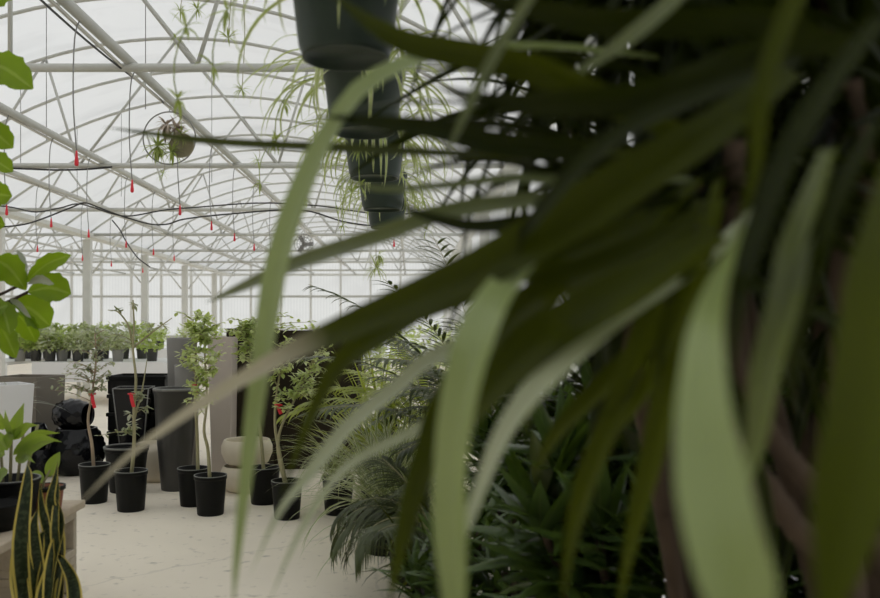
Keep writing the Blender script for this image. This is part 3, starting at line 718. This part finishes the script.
# fiddle leaf fig on the bench
y=3.3; c=V((-1.86,y,BZ)); t=thing('fiddle_leaf_fig','tall fiddle leaf fig with broad bright leaves at the left edge','potted tree',c); nursery_pot(t,c,.13,.22)
b=MB(); b.tube(smooth_path([c+V((0,0,.18)),c+V((.03,0,.9)),c+V((-.02,0,1.6)),c+V((.03,0,2.3))],20),[.016*(1-.4*i/20) for i in range(21)],8); b.build('trunk',M['bark'],t)
def fl(a,bb,c2,d,W,tw,mat='fig',sag=.02,dy=0):
    b=MB(); p0=P(a,bb,y); p1=P(c2,d,y+dy); k=y/F; q=smooth_path([p0,(p0+p1)/2+V((0,0,sag)),p1],14); sides=[]
    for i in range(15):
        tt=(q[min(i+1,14)]-q[max(i-1,0)]).normalized(); s=tt.cross(V((.2,-1,.3))).normalized(); sides.append(Matrix.Rotation(tw,3,tt)@s)
    w=[W*k*(max(.06,math.sin(math.pi*min(1,(i/14)**1.25))**.65)*(1+.10*math.sin(i*2.3))) for i in range(15)]
    b.ribbon(q,w,sides,.30,4); b.build('leaf',M[mat],t)
for a in ((24,283,71,255,17,.5),(28,292,71,294,31,.1),(12,303,50,326,34,-.2),(14,312,36,342,24,.4),(26,290,-6,258,30,-.3),(27,288,17,250,10,.9,'figu'),(8,300,31,318,9,.9,'figu'),(28,284,54,284,9,.8,'figu'),
   (-8,315,16,358,24,.3),(-2,300,10,335,22,-.4),(-25,280,12,270,30,.3),(-25,330,8,305,26,.1),(-20,60,33,89,34,.2),(-25,128,13,148,26,.1),(-25,160,13,172,24,-.3),(-22,205,12,196,26,.2),(-30,230,5,225,20,.5),(-32,90,-75,70,34,.2),(-32,190,-80,200,36,.3),(-30,310,-85,300,36,.1),(-28,20,10,-20,34,.3),(-35,140,-80,110,34,.5)):
    fl(*a,dy=R(-.12,.1))
for (a,bb) in ((24,283),(28,292),(12,303),(-8,315),(-25,280),(-20,60),(-25,128),(-22,205)): b=MB(); b.tube([P(-28,bb+25,y),P(a-12,bb+6,y),P(a,bb,y)],.006,6); b.build('branch',M['bark'],t)

# ------------------------------------------------------------------ right side plants, mid distance
random.seed(33)
def rosette(mb,c,n,L,W,lo,hi,dr,prof=lance,na=1,seg=8):
    for i in range(n):
        f=i/n; arc_leaf(mb,c+V((0,0,R(-.05,.05))),i*2.4+R(-.3,.3),lo+(hi-lo)*f+R(-.1,.1),L*R(.75,1.1),W*R(.8,1.1),dr*R(.5,1.2),seg,.35,prof,na,R(-.3,.3))
def cane_plant(label,px,y,pot_r,heads,n,L,W,mat,prof=lance,lo=.05,hi=1.5,dr=.45,name='dracaena_shrub',cat='potted plant',group=None,stack=1,gap=.13):
    c=V(((px-VX)*y/F,y,0)); t=thing(name,label,cat,c,group); nursery_pot(t,c,pot_r,.26)
    for hpx,hpy,hy in heads:
        e=P(hpx,hpy,hy); b=MB(); s=c+V((R(-.05,.05),R(-.05,.05),.2))
        b.tube(smooth_path([s,s.lerp(e,.5)+V((R(-.04,.04),R(-.03,.03),0)),e],10),.012,8); b.build('cane',M['bark'],t)
        b=MB()
        for k in range(stack): rosette(b,e+(s-e).normalized()*gap*k,n,L,W,lo if k==0 else -.3,hi if k==0 else .9,dr,prof)
        b.build('foliage',M[mat],t)
    return t
cane_plant('deep green broad-leaf shrub low behind the blurred leaves',590,2.3,.15,[(565,470,2.25),(610,440,2.4),(640,500,2.3),(540,520,2.2),(600,540,2.1)],20,.28,.056,'janet',stack=3)
t=bpy.data.objects['dracaena_shrub']
for pts,W in (([(612,520,2.3),(622,450,2.28),(642,395,2.26),(655,345,2.25)],.075),([(600,500,2.3),(585,440,2.3),(570,400,2.3)],.06),([(560,540,2.2),(540,470,2.2),(532,430,2.2)],.055),([(640,520,2.25),(668,470,2.2),(690,430,2.2)],.055)):
    b=MB(); traced_leaf(b,[P(*p) for p in pts],W,.3,.4,.6,16); b.build('leaf',M['dracg'],t)
cane_plant('deep green shrub at the aisle edge, lowest in the frame',462,2.75,.14,[(445,560,2.7),(480,530,2.8),(415,580,2.8),(500,575,2.6),(455,600,2.6)],24,.19,.035,'janet',stack=2,gap=.1)
cane_plant('dark leafy shrub right of the deep green one',700,2.1,.15,[(690,470,2.1),(735,430,2.2),(720,530,2.0),(670,560,2.0),(770,500,2.1)],26,.27,.045,'janet',stack=3)
cane_plant('dark shrub in the lower right corner behind hanging strap leaves',830,1.95,.14,[(800,540,1.9),(850,500,1.95),(830,430,2.0),(870,570,1.85)],26,.26,.042,'janet',stack=3)
cane_plant('tall deep green shrub behind the blurred pale leaf',520,3.4,.15,[(510,400,3.4),(550,430,3.3),(485,440,3.5),(530,470,3.3)],26,.30,.045,'janet',stack=3)
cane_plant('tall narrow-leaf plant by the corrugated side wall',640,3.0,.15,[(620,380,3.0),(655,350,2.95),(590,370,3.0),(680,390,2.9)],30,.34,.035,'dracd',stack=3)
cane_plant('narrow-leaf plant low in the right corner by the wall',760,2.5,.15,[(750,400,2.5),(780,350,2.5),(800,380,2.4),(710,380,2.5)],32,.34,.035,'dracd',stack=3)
# palms
def palm(label,px,y,fronds,mat,L,lw=.022,ll=.22,nl=24,group='potted palms',pr=.15):
    c=V(((px-VX)*y/F,y,0)); t=thing('potted_palm',label,'palm',c,group); nursery_pot(t,c,pr,.26)
    st=MB(); lf=MB()
    for (az,el,fl_,dr) in fronds:
        if math.cos(az)*fl_*.75+c.x>XR-.1: az=math.pi-az
        q,sd=bend(c+V((math.cos(az)*.04,math.sin(az)*.04,.22)),az,el,fl_,dr,18); st.tube(q,[.006*(1-.75*i/18) for i in range(19)],5,False)
        for i in range(nl):
            f=.32+.67*i/nl; k=f*18; j=int(k); p=q[j].lerp(q[min(18,j+1)],k-j); tt=(q[min(18,j+1)]-q[max(0,j-1)]).normalized()
            for s in (-1,1):
                d=(tt*.75+sd*s*.8).normalized(); a=math.atan2(d.y,d.x); e=math.asin(max(-1,min(1,d.z)))
                arc_leaf(lf,p,a,e+.1,ll*(1-.5*abs(f-.55)/.5)*R(.9,1.1),lw,R(.6,1.3) if lw>.02 else R(1.1,2.0),7,.4,lance)
    st.build('frond_stem',M['twig'],t); lf.build('foliage',M[mat],t)
def fr(n,l0,l1,el0=.7,el1=1.45,d0=.8,d1=1.8): return [(i*2.4+R(-.3,.3),R(el0,el1),R(l0,l1),R(d0,d1)) for i in range(n)]
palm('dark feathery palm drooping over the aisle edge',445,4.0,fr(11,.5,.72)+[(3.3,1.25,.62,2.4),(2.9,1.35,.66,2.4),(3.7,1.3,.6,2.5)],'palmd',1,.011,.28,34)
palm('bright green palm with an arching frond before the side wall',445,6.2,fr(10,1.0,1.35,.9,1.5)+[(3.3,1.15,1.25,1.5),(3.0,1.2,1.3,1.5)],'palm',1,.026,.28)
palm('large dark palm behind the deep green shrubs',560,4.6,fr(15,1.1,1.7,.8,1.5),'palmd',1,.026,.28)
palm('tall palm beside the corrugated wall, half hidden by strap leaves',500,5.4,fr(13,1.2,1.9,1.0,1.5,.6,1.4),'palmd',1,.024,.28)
# grassy / striped clumps along the aisle
def clump(label,px,y,n,L,W,mat,name='striped_grass_plant',lo=.5,hi=1.5,dr=1.6,pr=.13,z=.22):
    c=V(((px-VX)*y/F,y,0)); t=thing(name,label,'potted plant',c); nursery_pot(t,c,pr,.25)
    b=MB()
    for i in range(n): arc_leaf(b,c+V((R(-.08,.08),R(-.08,.08),z)),R(0,6.28),R(lo,hi),L*R(.55,1.1),W*R(.8,1.2),dr*R(.3,1.3),9,.3)
    b.build('foliage',M[mat],t)
clump('striped grassy plant arching beside the pot row',385,4.9,130,.75,.016,'vari')
clump('striped grassy plant nearer the camera at the aisle edge',412,4.35,110,.65,.017,'vari')
clump('pale striped clump behind the dark feathery palm',400,5.6,120,.85,.02,'vari',hi=1.55)
clump('yellow-green grassy clump beneath the bright palm',375,6.5,110,1.0,.02,'palm',hi=1.55,dr=1.0)
clump('low dark grassy clump at the foot of the palms',440,3.55,120,.42,.018,'dracm')
def shrub(label,px,y,zc,rx,rz,n,mat,l=.10,w=.04):
    c=V(((px-VX)*y/F,y,0)); t=thing('potted_shrub',label,'shrub',c,'green shrubs beyond the palms'); nursery_pot(t,c,.16,.28)
    b=MB()
    for k in range(7): a=k*.9; b.tube([c+V((0,0,.22)),c+V((rx*.6*math.cos(a),rx*.6*math.sin(a),zc+rz*.4))],.008,5)
    b.build('stem',M['twig'],t)
    b=MB(); bush(b,c+V((0,0,zc)),rx,rz,n,l,w); b.build('foliage',M[mat],t)
shrub('yellow-green shrub beyond the brown planters',352,8.3,.80,.38,.42,420,'sap')
shrub('bright shrub just left of the arching palm frond',385,9.2,.85,.42,.45,420,'bench_g')
shrub('bright shrub behind the palm close to the side wall',424,10.0,.85,.42,.5,420,'sap')
shrub('pale far shrub along the side wall',440,12.2,.9,.45,.5,300,'bench_v')
shrub('small far shrub above the brown planters',312,10.5,.85,.4,.45,300,'bench_g')

# ------------------------------------------------------------------ the big blurred dracaena in front
random.seed(5)
c=V((.74,1.2,0)); t=thing('dracaena','large blurred dracaena with long strap leaves filling the right half','dracaena',c)
nursery_pot(t,c,.19,.34)
canes=[([(.72,1.2,.28),P(865,640,1.15),P(790,520,1.08),P(738,450,1.04),P(690,400,1.0),P(657,320,.98),P(645,200,.97)],.017),([(.75,1.2,.28),P(890,590,1.2),P(815,490,1.12),P(765,425,1.06),P(728,330,1.0),P(735,140,.95)],.016),([(.78,1.2,.28),P(930,480,1.2),P(890,300,1.12),P(850,80,1.0)],.016)]
for q,r in canes:
    q=smooth_path(q,70); b=MB(); b.tube(q,[r*(1-.25*i/70)*(1+.09*math.sin(i*2.1)) for i in range(71)],12); b.build('cane',M['bark'],t)
LV=[ # (pixel x, pixel y, metres), width, twist start, twist end, tip share
 ([(660,60,1.15),(560,50,1.1),(480,52,1.04),(415,66,.99),(362,95,.98),(325,150,1.0),(300,205,1.0),(280,270,1.0),(268,340,1.0),(258,410,1.0),(248,480,1.0),(238,560,1.0),(233,610,1.0)],.039,.9,.2,.5),
 ([(640,190,.9),(540,200,.93),(450,212,.97),(380,236,1.0),(300,262,1.12),(240,288,1.25),(205,303,1.35)],.022,.5,.2,.4),
 ([(790,70,.78),(720,125,.75),(640,175,.76),(560,225,.78),(480,270,.8),(400,305,.85),(330,335,.9),(280,358,.95),(200,405,1.0),(130,455,1.02),(75,508,1.05)],.048,.2,.4,.75),
 ([(800,160,1.0),(745,228,.92),(690,275,.82),(620,320,.76),(560,370,.75),(510,430,.77),(475,510,.8),(450,570,.8)],.032,.5,.1,.45),
 ([(640,205,.98),(560,240,.90),(512,284,.78),(480,340,.72),(462,420,.72),(456,500,.74),(458,598,.76),(464,690,.78)],.040,.5,.0,.3),
 ([(640,290,.9),(540,325,.92),(440,358,.95),(400,390,.97),(350,430,1.0),(310,478,1.0),(280,515,1.02),(250,575,1.04)],.029,.3,.1,.5),
 ([(560,360,.98),(480,390,1.0),(420,430,1.0),(360,460,1.02),(325,495,1.05),(295,545,1.05),(268,605,1.05)],.018,.4,.3,.5),
 ([(748,225,.74),(724,275,.62),(709,330,.54),(706,400,.5),(712,460,.48),(725,530,.46),(745,598,.45),(762,670,.45)],.040,.7,.0,.2),
 ([(830,150,.66),(803,230,.62),(788,300,.6),(768,380,.6),(757,450,.61),(735,515,.62)],.025,.4,.1,.5),
 ([(905,150,.55),(890,250,.5),(880,330,.48),(866,430,.46),(848,520,.45),(822,640,.44)],.040,.5,.1,.3),
 ([(700,200,.88),(660,290,.85),(620,400,.82),(588,480,.82),(572,540,.82),(562,610,.82)],.024,.2,.6,.5),
 ([(720,200,.86),(690,300,.83),(668,390,.8),(655,450,.8),(635,530,.8),(616,620,.8)],.026,.3,.5,.5),
 ([(560,-60,.8),(545,-20,.8),(520,20,.82),(490,70,.84),(460,130,.86),(442,165,.88)],.020,.3,.1,.5),
 ([(840,-60,.62),(800,-10,.62),(775,50,.62),(760,110,.62),(755,170,.63),(735,240,.64)],.015,.2,.1,.5),
 ([(720,-40,.8),(680,0,.8),(640,35,.8),(600,62,.82),(560,82,.84)],.026,.3,.2,.5),
 ([(700,150,.8),(620,153,.85),(520,156,.95),(420,152,1.08),(320,147,1.22),(210,141,1.38),(103,127,1.55)],.0135,.2,.2,.2),
 ([(700,140,.8),(620,105,.82),(540,70,.84),(480,55,.87),(412,42,.9),(370,22,.92),(325,-12,.95)],.032,-.4,-.3,.5),
 ([(690,160,.85),(600,150,.87),(500,143,.9),(430,128,.93),(370,122,.96),(320,115,1.0)],.026,-.3,.2,.6),
 ([(690,180,.9),(600,188,.92),(520,180,.95),(450,187,.98),(380,190,1.0),(335,176,1.02)],.016,.4,.2,.5),
 ([(680,200,.85),(600,212,.87),(520,222,.9),(470,226,.93),(420,214,.95),(385,196,.97)],.018,-.2,.3,.6),
 ([(680,200,.86),(600,240,.86),(530,262,.88),(470,280,.9),(430,300,.92),(380,335,.94),(340,365,.96),(310,420,.98),(280,500,1.0)],.034,.1,.6,.5),
 ([(640,230,.9),(560,262,.92),(480,292,.95),(410,320,.97),(355,335,1.0)],.016,.2,.3,.5),
 ([(600,260,.88),(510,330,.9),(450,390,.92),(425,460,.92),(405,530,.94),(388,610,.95)],.027,.5,.1,.4),
 ([(880,20,.6),(830,90,.6),(790,160,.6),(762,230,.6),(742,300,.6),(732,380,.62)],.026,.8,.9,.4),
 ([(880,120,.62),(840,200,.6),(815,270,.6),(800,340,.62),(790,420,.64)],.024,.9,.8,.5),
 ([(800,60,.7),(720,90,.7),(630,130,.72),(560,190,.75),(510,260,.8),(480,330,.85)],.022,.8,.8,.5),
 ([(850,40,.72),(760,50,.75),(660,90,.78),(580,100,.8),(500,100,.85),(430,85,.9)],.034,-.5,-.6,.5),
 ([(860,60,.8),(780,20,.8),(690,20,.82),(600,20,.85),(520,5,.9),(440,-10,.95)],.034,-.6,-.5,.5),
 ([(700,180,.86),(640,240,.84),(590,300,.84),(550,370,.86),(520,440,.88)],.030,.9,.9,.6),
 ([(720,180,.84),(700,260,.8),(675,330,.8),(640,400,.82),(600,450,.84)],.026,.9,.6,.6),
]
LV+=[([(720,235,.74),(640,285,.74),(570,325,.76),(520,362,.78),(480,405,.8),(455,450,.82)],.046,.6,.5,.5),
 ([(700,215,.8),(620,262,.8),(550,290,.82),(505,325,.84),(470,375,.86)],.036,.7,.5,.5),
 ([(720,260,.9),(660,330,.9),(610,380,.9),(560,430,.92),(530,480,.94)],.026,.6,.5,.5)]
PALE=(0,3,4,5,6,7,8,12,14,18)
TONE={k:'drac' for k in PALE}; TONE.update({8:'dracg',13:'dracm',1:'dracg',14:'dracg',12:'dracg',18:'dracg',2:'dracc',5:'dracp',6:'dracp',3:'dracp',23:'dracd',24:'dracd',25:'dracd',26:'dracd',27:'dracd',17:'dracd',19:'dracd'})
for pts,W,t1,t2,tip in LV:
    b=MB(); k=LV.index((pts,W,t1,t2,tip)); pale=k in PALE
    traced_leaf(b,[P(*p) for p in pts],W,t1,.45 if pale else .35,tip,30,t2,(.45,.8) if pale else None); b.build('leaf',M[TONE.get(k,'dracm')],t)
def crown(mb,c,n,L,W,lo=-1.0,hi=1.3,dr=1.1,az=None):
    for i in range(n):
        a=R(0,6.28) if az is None else R(*az)
        for _ in range(20):
            if math.sin(a)<-.35 and R(0,1)<.75 and c.y<1.2: a=R(0,6.28)
        arc_leaf(mb,c+V((0,0,R(-.08,.05))),a,R(lo,hi),L*R(.7,1.1),W*R(.7,1.1),dr*R(.3,1.3),12,.35,strap,2,R(-.5,.5))
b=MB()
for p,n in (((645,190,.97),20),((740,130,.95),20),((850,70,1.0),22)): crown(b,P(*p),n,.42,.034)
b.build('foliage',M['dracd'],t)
random.seed(11)
def drac_tree(label,px,y,heads,n,L,W,pr=.17):
    c=V(((px-VX)*y/F,y,0)); t=thing('dracaena',label,'dracaena',c,'dracaenas crowded behind the nearest one'); nursery_pot(t,c,pr,.3)
    for h in heads:
        e=P(*h); s=c+V((R(-.06,.06),R(-.06,.06),.25)); b=MB()
        b.tube(smooth_path([s,s.lerp(e,.4)+V((R(-.06,.06),R(-.04,.04),0)),e],16),.017,8); b.build('cane',M['bark'],t)
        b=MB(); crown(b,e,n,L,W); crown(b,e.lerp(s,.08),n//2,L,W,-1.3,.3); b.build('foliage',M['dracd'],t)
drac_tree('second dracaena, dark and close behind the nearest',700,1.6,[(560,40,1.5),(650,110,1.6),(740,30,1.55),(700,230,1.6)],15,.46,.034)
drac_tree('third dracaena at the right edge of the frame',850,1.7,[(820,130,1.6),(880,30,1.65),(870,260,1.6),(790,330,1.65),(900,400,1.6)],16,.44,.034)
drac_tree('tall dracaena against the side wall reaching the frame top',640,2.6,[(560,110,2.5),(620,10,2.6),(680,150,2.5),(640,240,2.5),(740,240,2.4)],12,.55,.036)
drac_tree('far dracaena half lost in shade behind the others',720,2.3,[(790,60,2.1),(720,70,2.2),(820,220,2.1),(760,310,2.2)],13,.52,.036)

drac_tree('tall dracaena added above the frame to shade the leaves below',900,1.15,[(700,-180,1.2),(820,-260,1.1),(900,-100,1.2),(620,-120,1.3),(760,-420,1.3)],38,.5,.038)  # crowns out of view overhead, added to darken the foliage
# ------------------------------------------------------------------ light, camera
w=bpy.data.worlds.new('overcast'); bpy.context.scene.world=w; w.use_nodes=True
bg=w.node_tree.nodes['Background']; bg.inputs[0].default_value=(.97,.985,1.0,1); bg.inputs[1].default_value=1.22
cam=bpy.data.cameras.new('camera'); co=bpy.data.objects.new('camera',cam); C.objects.link(co)
co.location=(0,0,H); co.rotation_euler=(math.pi/2,0,0)
cam.sensor_width=36; cam.lens=36*F/880; cam.shift_x=(440-VX)/880; cam.shift_y=(VY-299)/880
cam.clip_start=.02; cam.clip_end=200
cam.dof.use_dof=True; cam.dof.focus_distance=6.3; cam.dof.aperture_fstop=2.8
sc=bpy.context.scene; sc.camera=co
sc.view_settings.view_transform='Standard'; sc.view_settings.look='None'; sc.view_settings.gamma=1.0; sc.view_settings.exposure=-0.09
sc.cycles.diffuse_bounces=8; sc.cycles.max_bounces=14
